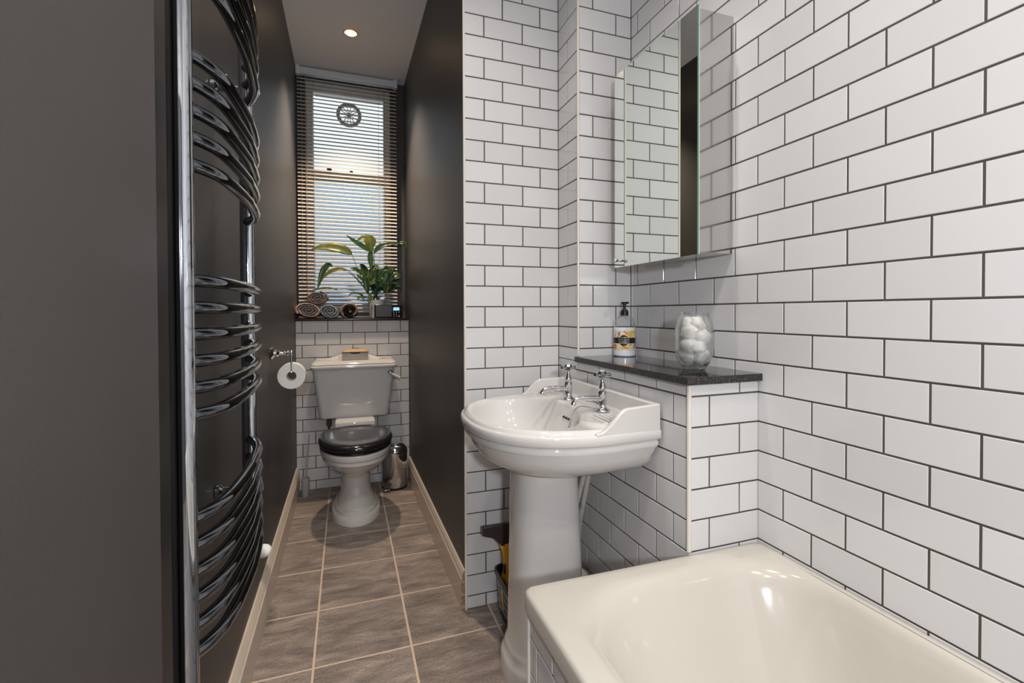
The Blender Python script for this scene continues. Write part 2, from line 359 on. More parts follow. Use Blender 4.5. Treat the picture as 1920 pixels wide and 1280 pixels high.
# black stone shelf on the boxed-in pipes
m = MB(); m.box(XB-.018, XR-.003, YD-.016, YC-.003, SH, SH+.019, 0)
m.f and None
o = obj('stone_shelf', m, [M['granite'], M['gedge']], org=(.9, 1.2, SH), smooth=0, bev=.0012)
for p in o.data.polygons:
    if abs(p.normal.z) < .5: p.material_index = 1
tag(o, 'polished black granite shelf on the tiled boxing above the basin', 'shelf')

# ------------------------------------------------------------------ bath
def angle_ring(f, n=96):
    return [f(2*PI*i/n) for i in range(n)]
BX0, BX1, BY0, BY1 = .355, XR-.004, -.74, .953
def rect_r(th, x0, x1, y0, y1, cx, cy, rad):
    """rounded-rectangle boundary point in direction th from (cx,cy)"""
    dx, dy = math.cos(th), math.sin(th); best = 0; lo, hi = 0, 5
    for _ in range(40):
        mid = (lo+hi)/2; x, y = cx+dx*mid, cy+dy*mid
        qx = max(x0+rad-x, x-(x1-rad), 0); qy = max(y0+rad-y, y-(y1-rad), 0)
        ins = x0 <= x <= x1 and y0 <= y <= y1 and (qx*qx+qy*qy <= rad*rad or qx == 0 or qy == 0)
        if ins: lo = mid
        else: hi = mid
    return cx+dx*lo, cy+dy*lo
BCX, BCY = .69, .10
def bring(x0, x1, y0, y1, rad, z, n=160, skew=0):
    out = []
    ths = [2*PI*i/n for i in range(n)]
    for cxx, cyy in ((BX0+.004, BY0+.004), (BX1-.004, BY0+.004), (BX1-.004, BY1-.004), (BX0+.004, BY1-.004)):
        ths += [math.atan2(cyy-BCY, cxx-BCX) % (2*PI)+e for e in (-.012, -.004, .004, .012)]
    for th in sorted(ths):
        x, y = rect_r(th, x0, x1, y0, y1, BCX, BCY, rad)
        if y > .8: y -= max(0, (x-.37))*.022*min(1, (y-.8)/.15) if skew else 0
        out.append(Vector((x, y, z)))
    return out
t = thing('bathtub', 'cream enamelled bathtub set against the right tiled wall', 'bathtub', (.685, .1, 0))
m = MB(); R = []
O = (BX0, BX1, BY0, BY1)
def inset(d): return (O[0]+d, O[1]-d, O[2]+d, O[3]-d)
ye = -.001
R.append(bring(*inset(.006), .02, .466, skew=1)); R.append(bring(*inset(0), .022, .468, skew=1)); R.append(bring(*inset(0), .022, .499, skew=1))
R.append(bring(*inset(.0025), .022, .5055, skew=1)); R.append(bring(*inset(.008), .02, .508, skew=1)); R.append(bring(*inset(.02), .02, .5075, skew=1))
IN = (.415, .985, BY0+.10, .895)
def il(d0, dx, dy, rad, z, dl=0): return bring(IN[0]+d0+dl, IN[1]-d0*.6-dx, IN[2]+d0+dy, IN[3]-d0-dy, rad, z)
R += [il(-.012, 0, 0, .15, .5065), il(0, 0, 0, .16, .504), il(.010, 0, 0, .165, .497), il(.020, 0, 0, .17, .482), il(.028, 0, .004, .17, .46), il(.042, .005, .03, .17, .38),
      il(.058, .015, .07, .16, .26), il(.072, .02, .10, .15, .18), il(.095, .02, .13, .14, .135), il(.13, .02, .17, .11, .115), il(.19, .0, .30, .06, .108)]
m.loft(R, False, True)
obj('tub', m, M['enamel'], t, smooth=60)
m = MB(); m.lathe([(.0001, -.001), (.028, -.001), (.028, .003), (.02, .006), (.0001, .004)], (.69, -.35, .11), 24); obj('waste', m, M['chrome'], t)
# tiled bath panel
m = MB(); PX = .368; Lp = .945-BY0; slab(m, (PX, .940, 0), (0, -1, 0), (-1, 0, 0), Lp-.02, 0, .455, .02, e0=-.0016)
tiles(m, (PX, .940, 0), (0, -1, 0), (-1, 0, 0), Lp-.02, 0, .455, .940-.816-.003, .940-.896-.003, .152, z0=.482)
slab(m, (PX+.0, .940, 0), (1, 0, 0), (0, 1, 0), XB-PX-.002, 0, .455, .02, e0=-.0016)
tiles(m, (PX, .940, 0), (1, 0, 0), (0, 1, 0), XB-PX-.002, 0, .455, .05, .126, .152, z0=.482)
pn = obj('bath_panel', m, TG, t, smooth=0); pn['label'] = 'panel of white metro tiles'
m = MB(); m.tube([(PX-.001, .941, 0), (PX-.001, .941, .458)], .0035, 8); m.tube([(PX-.001, .941, .458), (PX-.001, BY0+.02, .458)], .0035, 8); obj('panel_trim', m, M['trim'], t)

# ------------------------------------------------------------------ washbasin
BW = .787; BYC = 1.333
t = thing('washbasin', 'white pedestal washbasin with two chrome taps against the tiled wall', 'washbasin', (.6, BYC, 0))
HW, PL, A0 = .298, .463, .15
def out_pt(th, d=0., back=0.):
    """outline in (a = distance from wall, y) seen from centre a=.24; d = inset"""
    ca, cy = .24, 0; dx, dy = math.cos(th), math.sin(th); lo, hi = 0, 1
    W, Lh = HW-d, PL-d
    for _ in range(36):
        mid = (lo+hi)/2; a, y = ca+dx*mid, cy+dy*mid
        if a < back: ins = False
        elif a < A0: ins = abs(y) <= W-.012*(1-(a/A0))
        else: ins = (abs((a-A0)/(Lh-A0))**2.4+abs(y/W)**2.4) <= 1
        lo, hi = (mid, hi) if ins else (lo, mid)
    return ca+dx*lo, cy+dy*lo
THS = sorted([2*PI*i/120 for i in range(120)]+[math.atan2(s*(HW-.012), -.24) % (2*PI)+e for s in (1, -1) for e in (-.01, 0, .01)])
def wp(a, y, z): return Vector((BW-a, BYC+y, z))
def oring(d, z, back=0.): return [wp(*out_pt(th, d, back), z) for th in THS]
def ering(ca, ha, hy, z, n=2., zf=None):
    out = []
    for th in THS:
        dx, dy = math.cos(th), math.sin(th); lo, hi = 0, 1
        for _ in range(36):
            mid = (lo+hi)/2; a, y = .24+dx*mid, dy*mid
            if abs((a-ca)/ha)**n+abs(y/hy)**n <= 1: lo = mid
            else: hi = mid
        a, y = .24+dx*lo, dy*lo
        out.append(wp(a, y, z if zf is None else z+zf(a, y)))
    return out
deck = lambda a, y: .016*max(0, min(1, (.20-a)/.06))
m = MB(); R = [ering(.225, .098, .096, .628), ering(.225, .105, .102, .645), ering(.222, .112, .108, .644), oring(.165, .645), oring(.130, .652), oring(.086, .665), oring(.058, .680), oring(.042, .696), oring(.031, .714), oring(.023, .734), oring(.019, .744), oring(.011, .744), oring(.009, .750), oring(.009, .757), oring(.012, .761), oring(.004, .765),
    oring(0, .769), oring(0, .788), oring(.002, .792), oring(.0055, .7935), oring(.009, .794), oring(.0115, .799), oring(.016, .8035), oring(.022, .805), oring(.030, .8035)]
r = oring(.034, .8015); R.append([Vector((p.x, p.y, p.z+deck(BW-p.x, 0)*.6)) for p in r])
R += [ering(.280, .153, .228, .8005, 2.05, deck), ering(.280, .150, .225, .7985, 2.05, deck), ering(.280, .146, .221, .792, 2.05, deck), ering(.281, .138, .212, .770, 2.05), ering(.281, .125, .195, .738, 2.1),
      ering(.278, .104, .163, .706, 2.1), ering(.272, .076, .118, .688, 2.), ering(.266, .040, .055, .681), ering(.262, .02, .02, .678)]
m.loft(R, True, True)
bowl = obj('basin', m, M['ceramic'], t, smooth=48)
# upstand and wings
def wing_z(a):
    if a < .105: return .860-.004*a/.105
    if a > .192: return .799
    q = (a-.105)/.087; q = q*q*(3-2*q); return .856-.057*q
m = MB()
pr = [(0, .780), (0, .860)]+[(.20*i/26, wing_z(.20*i/26)) for i in range(1, 27)]+[(.20, .780)]
def wy(a): return HW-.012*(1-min(1, a/A0))-(0 if a < A0 else HW*(1-(1-((a-A0)/(PL-A0))**2.4)**(1/2.4)))-.0004
for s_ in (-1, 1):
    m.loft([[wp(a, s_*(wy(a)-d), z) for a, z in pr] for d in (0., .015)], True, True)
m.box(BW-.018, BW, BYC-HW+.013, BYC+HW-.013, .785, .860)
obj('splashback', m, M['ceramic'], t, smooth=40, bev=.004)
for sy in (-1, 1):       # ribbed soap rests
    m = MB()
    for k in range(6):
        m.tube([wp(.07+.015*k, sy*.158, .8135-max(0, .07+.015*k-.13)*.22), wp(.07+.015*k, sy*.245, .8135-max(0, .07+.015*k-.13)*.22)], .0028, 8)
    obj('soap_rest', m, M['ceramic'], t)
m = MB()
for k in range(-1, 2): m.sphere((BW-.1445-abs(k)*.0004, BYC-.010+k*.017, .775), .0040, 10)
obj('overflow_holes', m, M['bplastic'], t)
# pedestal
m = MB(); R = []
def pring(z, hx, hy, cx=.575, n=2.6, N=48):
    o = []
    for i in range(N):
        th = 2*PI*i/N; c, s_ = math.cos(th), math.sin(th)
        o.append(Vector((cx+hx*math.copysign(abs(c)**(2/n), c), BYC+hy*math.copysign(abs(s_)**(2/n), s_), z)))
    return o
for z, hx, hy, cx in ((0, .146, .126, .586), (.055, .146, .126, .586), (.068, .141, .122, .585), (.078, .131, .113, .582), (.090, .131, .113, .582), (.102, .126, .108, .580), (.112, .118, .102, .578), (.3, .110, .097, .574), (.5, .104, .093, .571), (.65, .099, .09, .569)):
    R.append(pring(z, hx, hy, cx))
m.loft(R); obj('pedestal', m, M['ceramic'], t, smooth=50)

def make_tap():
    t = thing('basin_tap', 'far chrome cross-head tap on the basin', 'tap', (0, 0, 0))
    m = MB(); m.lathe([(.022, 0), (.023, .002), (.021, .005), (.015, .008), (.0125, .012), (.0125, .046), (.0135, .048), (.0135, .052), (.0118, .055)], (0, 0, 0), 28)
    obj('body', m, M['chrome'], t)
    m = MB(); pts = bez((-.004, 0, .036), (-.04, 0, .038), (-.060, 0, .042), (-.080, 0, .040), 10)+bez((-.080, 0, .040), (-.088, 0, .038), (-.092, 0, .032), (-.094, 0, .023), 4)[1:]
    m.tube(pts, [.0090-.0024*i/11 for i in range(12)]+[.0066, .0070, .0074], 16); m.tube(bez((-.008, 0, .010), (-.014, 0, .024), (-.03, 0, .026), (-.05, 0, .032), 8), [.009, .0085, .007, .006, .005, .0045, .004, .0035, .003], 12)
    obj('spout', m, M['chrome'], t)
    m = MB(); m.lathe([(.0118, .055), (.0108, .062), (.0118, .064), (.0118, .067), (.0095, .070), (.0085, .078), (.006, .082), (.0052, .092), (.0075, .094), (.0075, .097)], (0, 0, 0), 24)
    obj('bonnet', m, M['chrome'], t)
    m = MB(); m.lathe([(.010, .096), (.0125, .098), (.0125, .112), (.0115, .115), (.008, .1165)], (0, 0, 0), 8)
    for k in range(4):
        a = k*PI/2+.28; d = Vector((math.cos(a), math.sin(a), 0)); c = Vector((0, 0, .105))
        m.tube([c+d*.008, c+d*.016, c+d*.019, c+d*.026, c+d*.030, c+d*.031], [.004, .0038, .0042, .0052, .0052, .002], 12)
    h = obj('cross_handle', m, M['chrome'], t)
    m = MB(); m.lathe([(.007, .1160), (.007, .1175), (.004, .1185)], (0, 0, 0), 20); q = obj('index_cap', m, M['ceramic'], h)
    return t
def copy_tree(o, parent=None):
    c = o.copy(); COL.objects.link(c); c.parent = parent; ORG[c.name] = ORG.get(o.name, (0, 0, 0))
    for ch in [x for x in bpy.data.objects if x.parent == o]: copy_tree(ch, c)
    return c
tp = make_tap(); tp2 = copy_tree(tp)
tp.location = (.688, BYC+.068, .8165); tp2.location = (.700, BYC-.130, .8165)
tp['label'] = 'chrome cross-head basin tap farther from the camera'; tp2['label'] = 'chrome cross-head basin tap nearer the camera, with the plug chain'
tp['group'] = tp2['group'] = 'basin taps'
# plug chain
t = thing('plug_chain', 'fine chrome bead chain from the nearer tap into the basin', 'chain', (.69, BYC-.12, .815))
m = MB(); pts = bez((.685, BYC-.118, .821), (.665, BYC-.085, .822), (.652, BYC-.065, .832), (.638, BYC-.058, .795), 30)+bez((.638, BYC-.058, .795), (.632, BYC-.060, .76), (.610, BYC-.07, .73), (.58, BYC-.06, .703), 34)[1:]
for p in pts: m.sphere(p, .0019, 8)
obj('beads', m, M['chrome'], t)
m = MB(); m.lathe([(.019, 0), (.021, .004), (.018, .010), (.005, .012), (.005, .018)], (.575, BYC-.055, .691), 20); obj('plug', m, M['chrome'], t)
# pipes behind the pedestal
for i, (dx, lab) in enumerate(((0, 'slanting off-white water pipe behind the pedestal, nearer the wall'), (-.028, 'slanting off-white water pipe tight behind the pedestal'))):
    m = MB(); m.tube([(.745+dx*.6, 1.345, .655), (.742+dx*.6, 1.352, .60), (.752+dx, 1.44, .40), (.760+dx, 1.475, .30), (.762+dx, 1.48, .0)], .0085, 12)
    tag(obj('water_pipe', m, M['pipe'], org=(.75+dx, 1.45, 0)), lab, 'pipe', 'pipes under the basin')
m = MB(); m.lathe([(.030, 0), (.032, .01), (.032, .17), (.028, .20), (.018, .225), (.004, .237)], (.745, 1.415, 0), 24)
tag(obj('plastic_bottle', m, M['wplastic'], org=(.745, 1.415, 0)), 'pale round-topped bottle on the floor behind the pedestal', 'bottle')

# ------------------------------------------------------------------ mirror cabinet
MX, MY0, MY1, MZ0, MZ1 = .890, 1.031, 1.443, 1.258, 1.922
t = thing('mirror_cabinet', 'mirrored wall cabinet on the tiled wall above the stone shelf', 'cabinet', (1.0, 1.237, MZ0))
m = MB(); m.box(MX+.008, XR-.002, MY0+.003, MY1-.003, MZ0+.006, MZ1-.006); obj('cabinet_body', m, M['steel'], t, smooth=0)
m = MB(); m.box(MX, MX+.004, MY0, MY1, MZ0, MZ1); d = obj('mirror_door', m, M['mirror'], t, smooth=0)
m = MB(); m.box(MX+.0042, MX+.0075, MY0+.0005, MY1-.0005, MZ0+.0005, MZ1-.0005); obj('door_back', m, M['trim'], d, smooth=0)
m = MB()
m.box(MX-.0004, MX+.0042, MY0-.0012, MY0-.0001, MZ0, MZ1); obj('glass_edge', m, M['edge'], d, smooth=0)
m = MB(); m.lathe([(.0055, 0), (.0035, -.003), (.003, -.012), (.0055, -.015), (.0065, -.020), (.004, -.024)], (MX, 1.405, 1.279), 20, axis='X'); obj('knob', m, M['chrome'], d)

# ------------------------------------------------------------------ soap dispenser
SZ = SH+.019
cx, cy = .952, 1.478
t = thing('soap_dispenser', 'pump soap bottle with fruit label at the far end of the stone shelf', 'soap dispenser', (cx, cy, SZ))
def bprof(r0, extra=0): return [(r0*.98, .1042), (r0, .105), (r0*.985, .113), (r0*.90, .126), (r0*.72, .138), (r0*.45, .145), (.0125, .147), (.0125, .150)]
m = MB(); m.lathe(bprof(.0385), (cx, cy, SZ), 40, c0=False, c1=False); obj('bottle', m, M['bottle'], t)
m = MB(); m.lathe([(.0331, .0), (.0385, .004), (.0385, .102), (.0375, .104)], (cx, cy, SZ), 40); obj('liquid_soap', m, M['liquid'], t)
m = MB(); m.lathe([(.0145, .147), (.0145, .162), (.0115, .164), (.0115, .168), (.005, .169), (.005, .184), (.0065, .184), (.0065, .192), (.004, .194)], (cx, cy, SZ), 24)
m.box(cx-.012, cx+.016, cy-.005, cy+.005, SZ+.189, SZ+.196, 0, .001); obj('pump', m, M['bplastic'], t)
def patch(mb, a0, a1, z0, z1, r, mi, n=10):
    vs = []; fs = []
    for i in range(n+1):
        a = lerp(a0, a1, i/n); vs += [(cx+r*math.cos(a), cy+r*math.sin(a), SZ+z0), (cx+r*math.cos(a), cy+r*math.sin(a), SZ+z1)]
    for i in range(n): fs.append((2*i, 2*i+2, 2*i+3, 2*i+1))
    mb.add(vs, fs, mi)
def spot(mb, a, z, ra, rz, r, mi, n=20):
    vs = [(cx+r*math.cos(a), cy+r*math.sin(a), SZ+z)]+[(cx+r*math.cos(a+ra*math.cos(2*PI*i/n)), cy+r*math.sin(a+ra*math.cos(2*PI*i/n)), SZ+z+rz*math.sin(2*PI*i/n)) for i in range(n)]
    mb.add(vs, [(0, i+1, (i+1) % n+1) for i in range(n)], mi)
AF = math.atan2(-cy, -cx)     # towards the viewer's side of the shelf
m = MB(); patch(m, AF-1.35, AF+1.35, .024, .094, .0388, 0, 30)
rnd = random.Random(2); pal = [1, 2, 5, 4]
for k in range(34):
    a = AF+rnd.uniform(-1.25, 1.25); z = rnd.choice([rnd.uniform(.030, .044), rnd.uniform(.072, .089)]); s = rnd.uniform(.005, .009)
    spot(m, a, z, s/.0388, s*.8, .0390+k*.000006, rnd.choice([1, 2, 2, 1, 4, 5]))
patch(m, AF-1.35, AF+1.35, .048, .068, .0393, 3, 30)
spot(m, AF-.05, .058, .47, .0215, .0394, 0); spot(m, AF-.05, .058, .44, .0200, .0395, 3)
lab = obj('label', m, [M['print_c'], M['print_y'], M['print_o'], M['print_b'], M['print_w'], M['print_g']], t, smooth=60)
lab['label'] = 'fruit printed label with black oval'
def text_on(parent, s, size, a, z, r, mt, name='lettering'):
    cu = bpy.data.curves.new('tmp', 'FONT'); cu.body = s; cu.size = size; cu.align_x = 'CENTER'; cu.resolution_u = 2
    tmp = bpy.data.objects.new('tmp', cu); dg = bpy.context.evaluated_depsgraph_get()
    COL.objects.link(tmp); dg.update(); me0 = bpy.data.meshes.new_from_object(tmp.evaluated_get(dg)); bpy.data.objects.remove(tmp)
    mb = MB(); vs = []
    for v in me0.vertices:
        aa = a+v.co.x/r; vs.append((cx+r*math.cos(aa), cy+r*math.sin(aa), SZ+z+v.co.y))
    mb.add(vs, [tuple(p.vertices) for p in me0.polygons]); return obj(name, mb, mt, parent, smooth=0)
text_on(lab, 'NATURALS', .0046, AF-.05, .0672, .0397, M['print_w'])
text_on(lab, 'SWEET ORANGE', .0052, AF-.05, .0590, .0397, M['print_y'])
text_on(lab, '& COCONUT', .0048, AF-.05, .0525, .0397, M['print_w'])
text_on(lab, 'HANDWASH', .0048, AF-.05, .0470, .0397, M['print_w'])

# ------------------------------------------------------------------ glass jar with cotton wool
jx, jy = .914, 1.071
m = MB()
outp = [(.001, .0), (.026, .0), (.029, .001)]+[(.0515*(1-abs((z-.082)/.0855)**3.0)**.42+.0, z) for z in [.006+.1455*i/22 for i in range(23)]]+[(.0365, .1545), (.0372, .157), (.0365, .159)]
inp = [(.0345, .159), (.0340, .1545)]+[(max(.006, .0515*(1-abs((z-.082)/.0855)**3.0)**.42-.0035-.006*max(0, (.05-z)/.03)), z) for z in [.150-.128*i/18 for i in range(19)]]+[(.001, .0195)]
m.lathe(outp+inp, (jx, jy, SZ), 48, c0=True, c1=True)
jar = tag(obj('glass_jar', m, M['jarglass'], org=(jx, jy, SZ), smooth=60), 'rounded clear glass jar full of cotton wool balls on the stone shelf', 'jar')
m = MB(); m.lathe([(.001, .0012), (.0255, .0012), (.0300, .008), (.0350, .0135), (.0385, .0185), (.030, .0180), (.015, .0150), (.001, .0140)], (jx, jy, SZ), 48)
obj('thick_base', m, M['solidglass'], jar, smooth=50)
rnd = random.Random(8)
CB = [(-.014, .010, .038, .024), (.016, -.010, .040, .024), (-.018, -.012, .068, .024), (.015, .014, .070, .025), (.020, -.014, .090, .022), (-.008, .020, .092, .022), (-.016, -.012, .104, .023), (.016, .010, .118, .021), (-.012, .010, .128, .018), (.004, -.022, .060, .020), (.002, -.016, .128, .017)]
rj = Vector((math.cos(.338), -math.sin(.338), 0)); fj = Vector((math.sin(.338), math.cos(.338), 0))
posn = ['bottom left', 'bottom right', 'lower left', 'back right of middle', 'right side', 'back', 'upper left', 'upper right', 'top left back', 'front middle', 'top front']
for k, (a, b, z, r) in enumerate(CB):
    c = Vector((jx, jy, SZ+z))+rj*a*.92+fj*b*.92; m = MB(); bm = bmesh.new(); bmesh.ops.create_icosphere(bm, subdivisions=3, radius=r*1.0)
    ph = rnd.uniform(0, 6)
    for v in bm.verts:
        q = v.co.normalized(); s = 1+.09*math.sin(q.x*4+ph)*math.sin(q.y*3+ph*2)+.06*math.sin(q.z*6+ph); v.co *= s
    bm.verts.index_update(); m.add([v.co+c for v in bm.verts], [[v.index for v in f.verts] for f in bm.faces]); bm.free()
    tag(obj('cotton_ball', m, M['cotton'], org=c, smooth=80), 'white cotton wool ball in the glass jar, '+posn[k], 'cotton ball', 'cotton wool balls in the jar')

# ------------------------------------------------------------------ towel radiator on the left wall
RX, RY0, RY1 = -.2195, .786, 1.264
t = thing('towel_radiator', 'tall curved chrome ladder towel radiator on the dark left wall', 'towel radiator', (-.29, 1.02, .55))
def bow(e, near):
    k = [(0, .002), (.010, .0095), (.020, .0160), (.032, .0225), (.046, .0282), (.062, .0328), (.085, .0368), (.12, .040), (.17, .0425), (.26, .044), (1, .044)] if near else \
        [(0, -.004), (.02, .008), (.04, .0175), (.07, .027), (.11, .035), (.17, .040), (.25, .044), (1, .044)]
    for (a, p), (b, q) in zip(k, k[1:]):
        if e <= b: return lerp(p, q, (e-a)/(b-a))
for y in (RY0, RY1):
    m = MB(); N = 28; prof = []
    for i in range(N):      # D-section upright, round side out
        a = 2*PI*i/N; prof.append((RX+.0158*math.copysign(abs(math.cos(a))**.85, math.cos(a)), y+.0155*math.sin(a)))
    m.loft([[Vector((a, b, z)) for a, b in prof] for z in (.552, .556, 1.764, 1.768)])
    obj('upright', m, M['rchrome'], t, smooth=50)
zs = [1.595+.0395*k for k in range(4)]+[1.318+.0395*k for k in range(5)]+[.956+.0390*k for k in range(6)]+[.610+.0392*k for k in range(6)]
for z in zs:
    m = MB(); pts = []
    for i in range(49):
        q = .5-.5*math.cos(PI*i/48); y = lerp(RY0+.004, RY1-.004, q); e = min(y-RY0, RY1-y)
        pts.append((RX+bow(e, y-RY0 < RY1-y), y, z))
    m.tube(pts, .0100, 14); obj('rung', m, M['rungdarkrefl'], t, smooth=60)
for z in (1.636, .68):
    for y in (RY0, RY1):
        if y == RY0 and z < 1: continue
        m = MB(); m.lathe([(.016, -.294), (.016, -.285), (.010, -.280), (.010, RX-.012), (.013, RX-.010), (.013, RX+.0), (.010, RX+.022), (.006, RX+.026)], (0, y+.018, z), 20, axis='X'); obj('wall_bracket', m, M['rchrome'], t)
def valve(y):
    m = MB(); m.lathe([(.008, .48), (.010, .535), (.014, .537), (.014, .552)], (RX, y, 0), 16)
    m.tube([(RX, y, .50), (RX, y+.008, .482), (-.285, y+.03, .48)], .007, 12); return obj('valve', m, M['rchrome'], t)
v = valve(RY1); valve(RY0)
m = MB(); m.lathe([(.013, .004), (.0155, .007), (.0155, .030), (.013, .038), (.008, .043), (.001, .045)], (RX, RY1, .531), 24, axis='X'); vc = obj('valve_cap', m, M['wplastic'], v); vc['label'] = 'white valve cap'

# open door leaf lying along the left wall beside the camera
m = MB(); m.box(-.262, -.222, -.12, .703, .006, 1.985); struct('door_1', m, M['dark'], bev=.001)
# ------------------------------------------------------------------ toilet
TX = .045
t = thing('toilet', 'white close-coupled toilet with black seat lid at the end of the corridor', 'toilet', (TX, 2.8, 0))
def ring(cx, cy, hx, hyf, hyb, z, n=2.1, N=64, nb=2.6):
    o = []
    for i in range(N):
        th = 2*PI*i/N; c, s_ = math.cos(th), math.sin(th); e = n if s_ < 0 else nb; hy = hyf if s_ < 0 else hyb
        o.append(Vector((cx+hx*math.copysign(abs(c)**(2/e), c), cy+hy*math.copysign(abs(s_)**(2/e), s_), z)))
    return o
m = MB(); R = []
for z, hx, f, b, cy in ((0, .128, .215, .21, 2.765), (.030, .128, .215, .21, 2.765), (.038, .125, .212, .205, 2.765), (.041, .116, .200, .20, 2.765), (.044, .113, .197, .20, 2.765), (.058, .113, .197, .20, 2.765), (.064, .110, .193, .195, 2.77), (.066, .102, .183, .195, 2.77), (.080, .099, .178, .19, 2.775), (.092, .091, .165, .18, 2.78),
        (.125, .080, .145, .17, 2.79), (.17, .075, .128, .16, 2.795), (.215, .077, .125, .16, 2.79), (.245, .090, .150, .17, 2.77), (.265, .110, .180, .19, 2.75), (.295, .138, .215, .22, 2.72), (.330, .161, .248, .25, 2.70), (.346, .167, .257, .26, 2.69), (.348, .172, .264, .26, 2.69),
        (.358, .174, .267, .26, 2.69), (.366, .173, .266, .26, 2.69), (.368, .170, .262, .26, 2.69), (.374, .180, .274, .265, 2.69), (.386, .184, .278, .27, 2.69), (.398, .184, .278, .27, 2.69), (.403, .180, .274, .268, 2.69)):
    R.append(ring(TX, cy, hx, f, b, z))
m.loft(R)
m.box(TX-.112, TX+.112, 2.86, YE-.004, .36, .478, 0, .012); m.box(TX-.075, TX+.075, 2.9, YE-.01, .0, .37, 0, .02)
obj('pan', m, M['ceramic'], t, smooth=32)
m = MB(); m.loft([ring(TX, 2.69, .182, .276, .19, z, N=72) for z in (.404,)]+[ring(TX, 2.69, .186, .280, .195, z, N=72) for z in (.408, .418)]+[ring(TX, 2.69, .182, .276, .19, .422, N=72)]); obj('seat_ring', m, M['seat'], t, smooth=40)
m = MB(); lid = [(.188, .282, .424), (.191, .286, .428), (.191, .286, .437), (.186, .281, .446), (.176, .270, .452), (.160, .252, .456), (.153, .245, .4555), (.148, .240, .453), (.10, .16, .454), (.03, .05, .455)]
m.loft([ring(TX, 2.69, a, b, b*.68, z, N=72) for a, b, z in lid]); obj('seat_lid', m, M['seat'], t, smooth=40)
m = MB()
for s in (-1, 1): m.tube([(TX+s*.055, 2.90, .43), (TX+s*.055, 2.90, .448), (TX+s*.055, 2.90, .452)], [.012, .012, .004], 14)
m.tube([(TX-.09, 2.895, .440), (TX+.09, 2.895, .440)], .007, 12); obj('hinge', m, M['chrome'], t)
def rr(x0, x1, y0, y1, r, z, N=8):
    o = []
    for (cx_, cy_, a0) in ((x1-r, y0+r, -PI/2), (x1-r, y1-r, 0), (x0+r, y1-r, PI/2), (x0+r, y0+r, PI)):
        for i in range(N+1): a = a0+PI/2*i/N; o.append(Vector((cx_+r*math.cos(a), cy_+r*math.sin(a), z)))
    return o
m = MB(); CB_ = 3.178
R = [rr(TX-.185, TX+.185, 3.00, CB_, .03, .474), rr(TX-.197, TX+.197, 2.985, CB_, .03, .478), rr(TX-.201, TX+.201, 2.98, CB_, .03, .488), rr(TX-.236, TX+.236, 2.965, CB_, .03, .772)]
m.loft(R); obj('cistern', m, M['ceramic'], t, smooth=40)
m = MB(); R = [rr(TX-.238, TX+.238, 2.96, CB_, .03, .772), rr(TX-.246, TX+.246, 2.948, CB_, .032, .776), rr(TX-.248, TX+.248, 2.946, CB_, .032, .786), rr(TX-.245, TX+.245, 2.950, CB_, .03, .792), rr(TX-.242, TX+.242, 2.955, CB_, .03, .794), rr(TX-.243, TX+.243, 2.953, CB_, .03, .799), rr(TX-.238, TX+.238, 2.960, CB_, .03, .808), rr(TX-.225, TX+.225, 2.985, CB_, .03, .818)]
m.loft(R)
N = 40; vs0 = []; vs1 = []      # arched top at the back of the lid
for i in range(N+1):
    x = lerp(-.225, .225, i/N); q = abs(x); h = .818+.024*(1-max(0, min(1, (q-.07)/.11))**1.0*1) if q < .18 else .818
    h = .820+.024*(.5+.5*math.cos(PI*max(0, min(1, (q-.055)/.12))))
    vs0.append((TX+x, h))
poly = [(TX-.225, .80)]+vs0+[(TX+.225, .80)]
m.loft([[Vector((a, 3.093, min(z, .812))) for a, z in poly], [Vector((a, 3.106, z-.003)) for a, z in poly], [Vector((a, 3.120, z)) for a, z in poly], [Vector((a, CB_, z)) for a, z in poly]])
obj('cistern_lid', m, M['ceramic'], t, smooth=45)
m = MB(); m.lathe([(.016, 0), (.017, -.004), (.014, -.012), (.008, -.018), (.007, -.026)], (TX+.205, 2.966, .741), 20, axis='Y'); lv = obj('flush_lever', m, M['chrome'], t)
m = MB(); m.tube([(TX+.209, 2.942, .738), (TX+.217, 2.942, .732)], .005, 12); m.tube([(TX+.217, 2.942, .732), (TX+.222, 2.941, .729), (TX+.262, 2.938, .706), (TX+.264, 2.938, .705)], [.006, .0075, .0085, .006], 14)
hd = obj('lever_handle', m, M['ceramic'], lv); hd['label'] = 'white ceramic lever handle'
m = MB(); m.tube([(-.105, 3.12, .48), (-.105, 3.12, .445), (-.105, 3.12, .44), (-.105, 3.12, .41), (-.105, 3.12, .40), (-.105, 3.12, .20), (-.105, 3.165, .16)], [.012, .012, .017, .017, .008, .008, .008], 8); iv = obj('inlet_valve', m, M['brassv'], t)
# wipes box
bx, by = .050, 3.040; BZ = .8185
t = thing('wipes_box', 'small cream box with a tan lid on the cistern lid', 'box', (bx, by, BZ))
m = MB(); m.box(bx-.074, bx+.074, by-.045, by+.045, BZ, BZ+.047, 0, .004); obj('box_body', m, M['beige'], t)
m = MB(); m.box(bx-.078, bx+.078, by-.049, by+.049, BZ+.047, BZ+.050, 0, .001); m.prism([(-.035, BZ+.048), (.035, BZ+.048), (.025, BZ+.041), (.010, BZ+.0375), (-.010, BZ+.0375), (-.025, BZ+.041)], lambda a, b, d: (bx+a, d, b), by-.048, by-.0455); obj('rim_flap', m, M['navy'], t)
m = MB(); m.loft([rr(bx-.077, bx+.077, by-.048, by+.048, .01, BZ+.050), rr(bx-.074, bx+.074, by-.045, by+.045, .01, BZ+.056), rr(bx-.045, bx+.045, by-.025, by+.025, .01, BZ+.066), rr(bx-.03, bx+.03, by-.016, by+.016, .01, BZ+.068)]); ld = obj('box_lid', m, M['tan'], t, smooth=40)
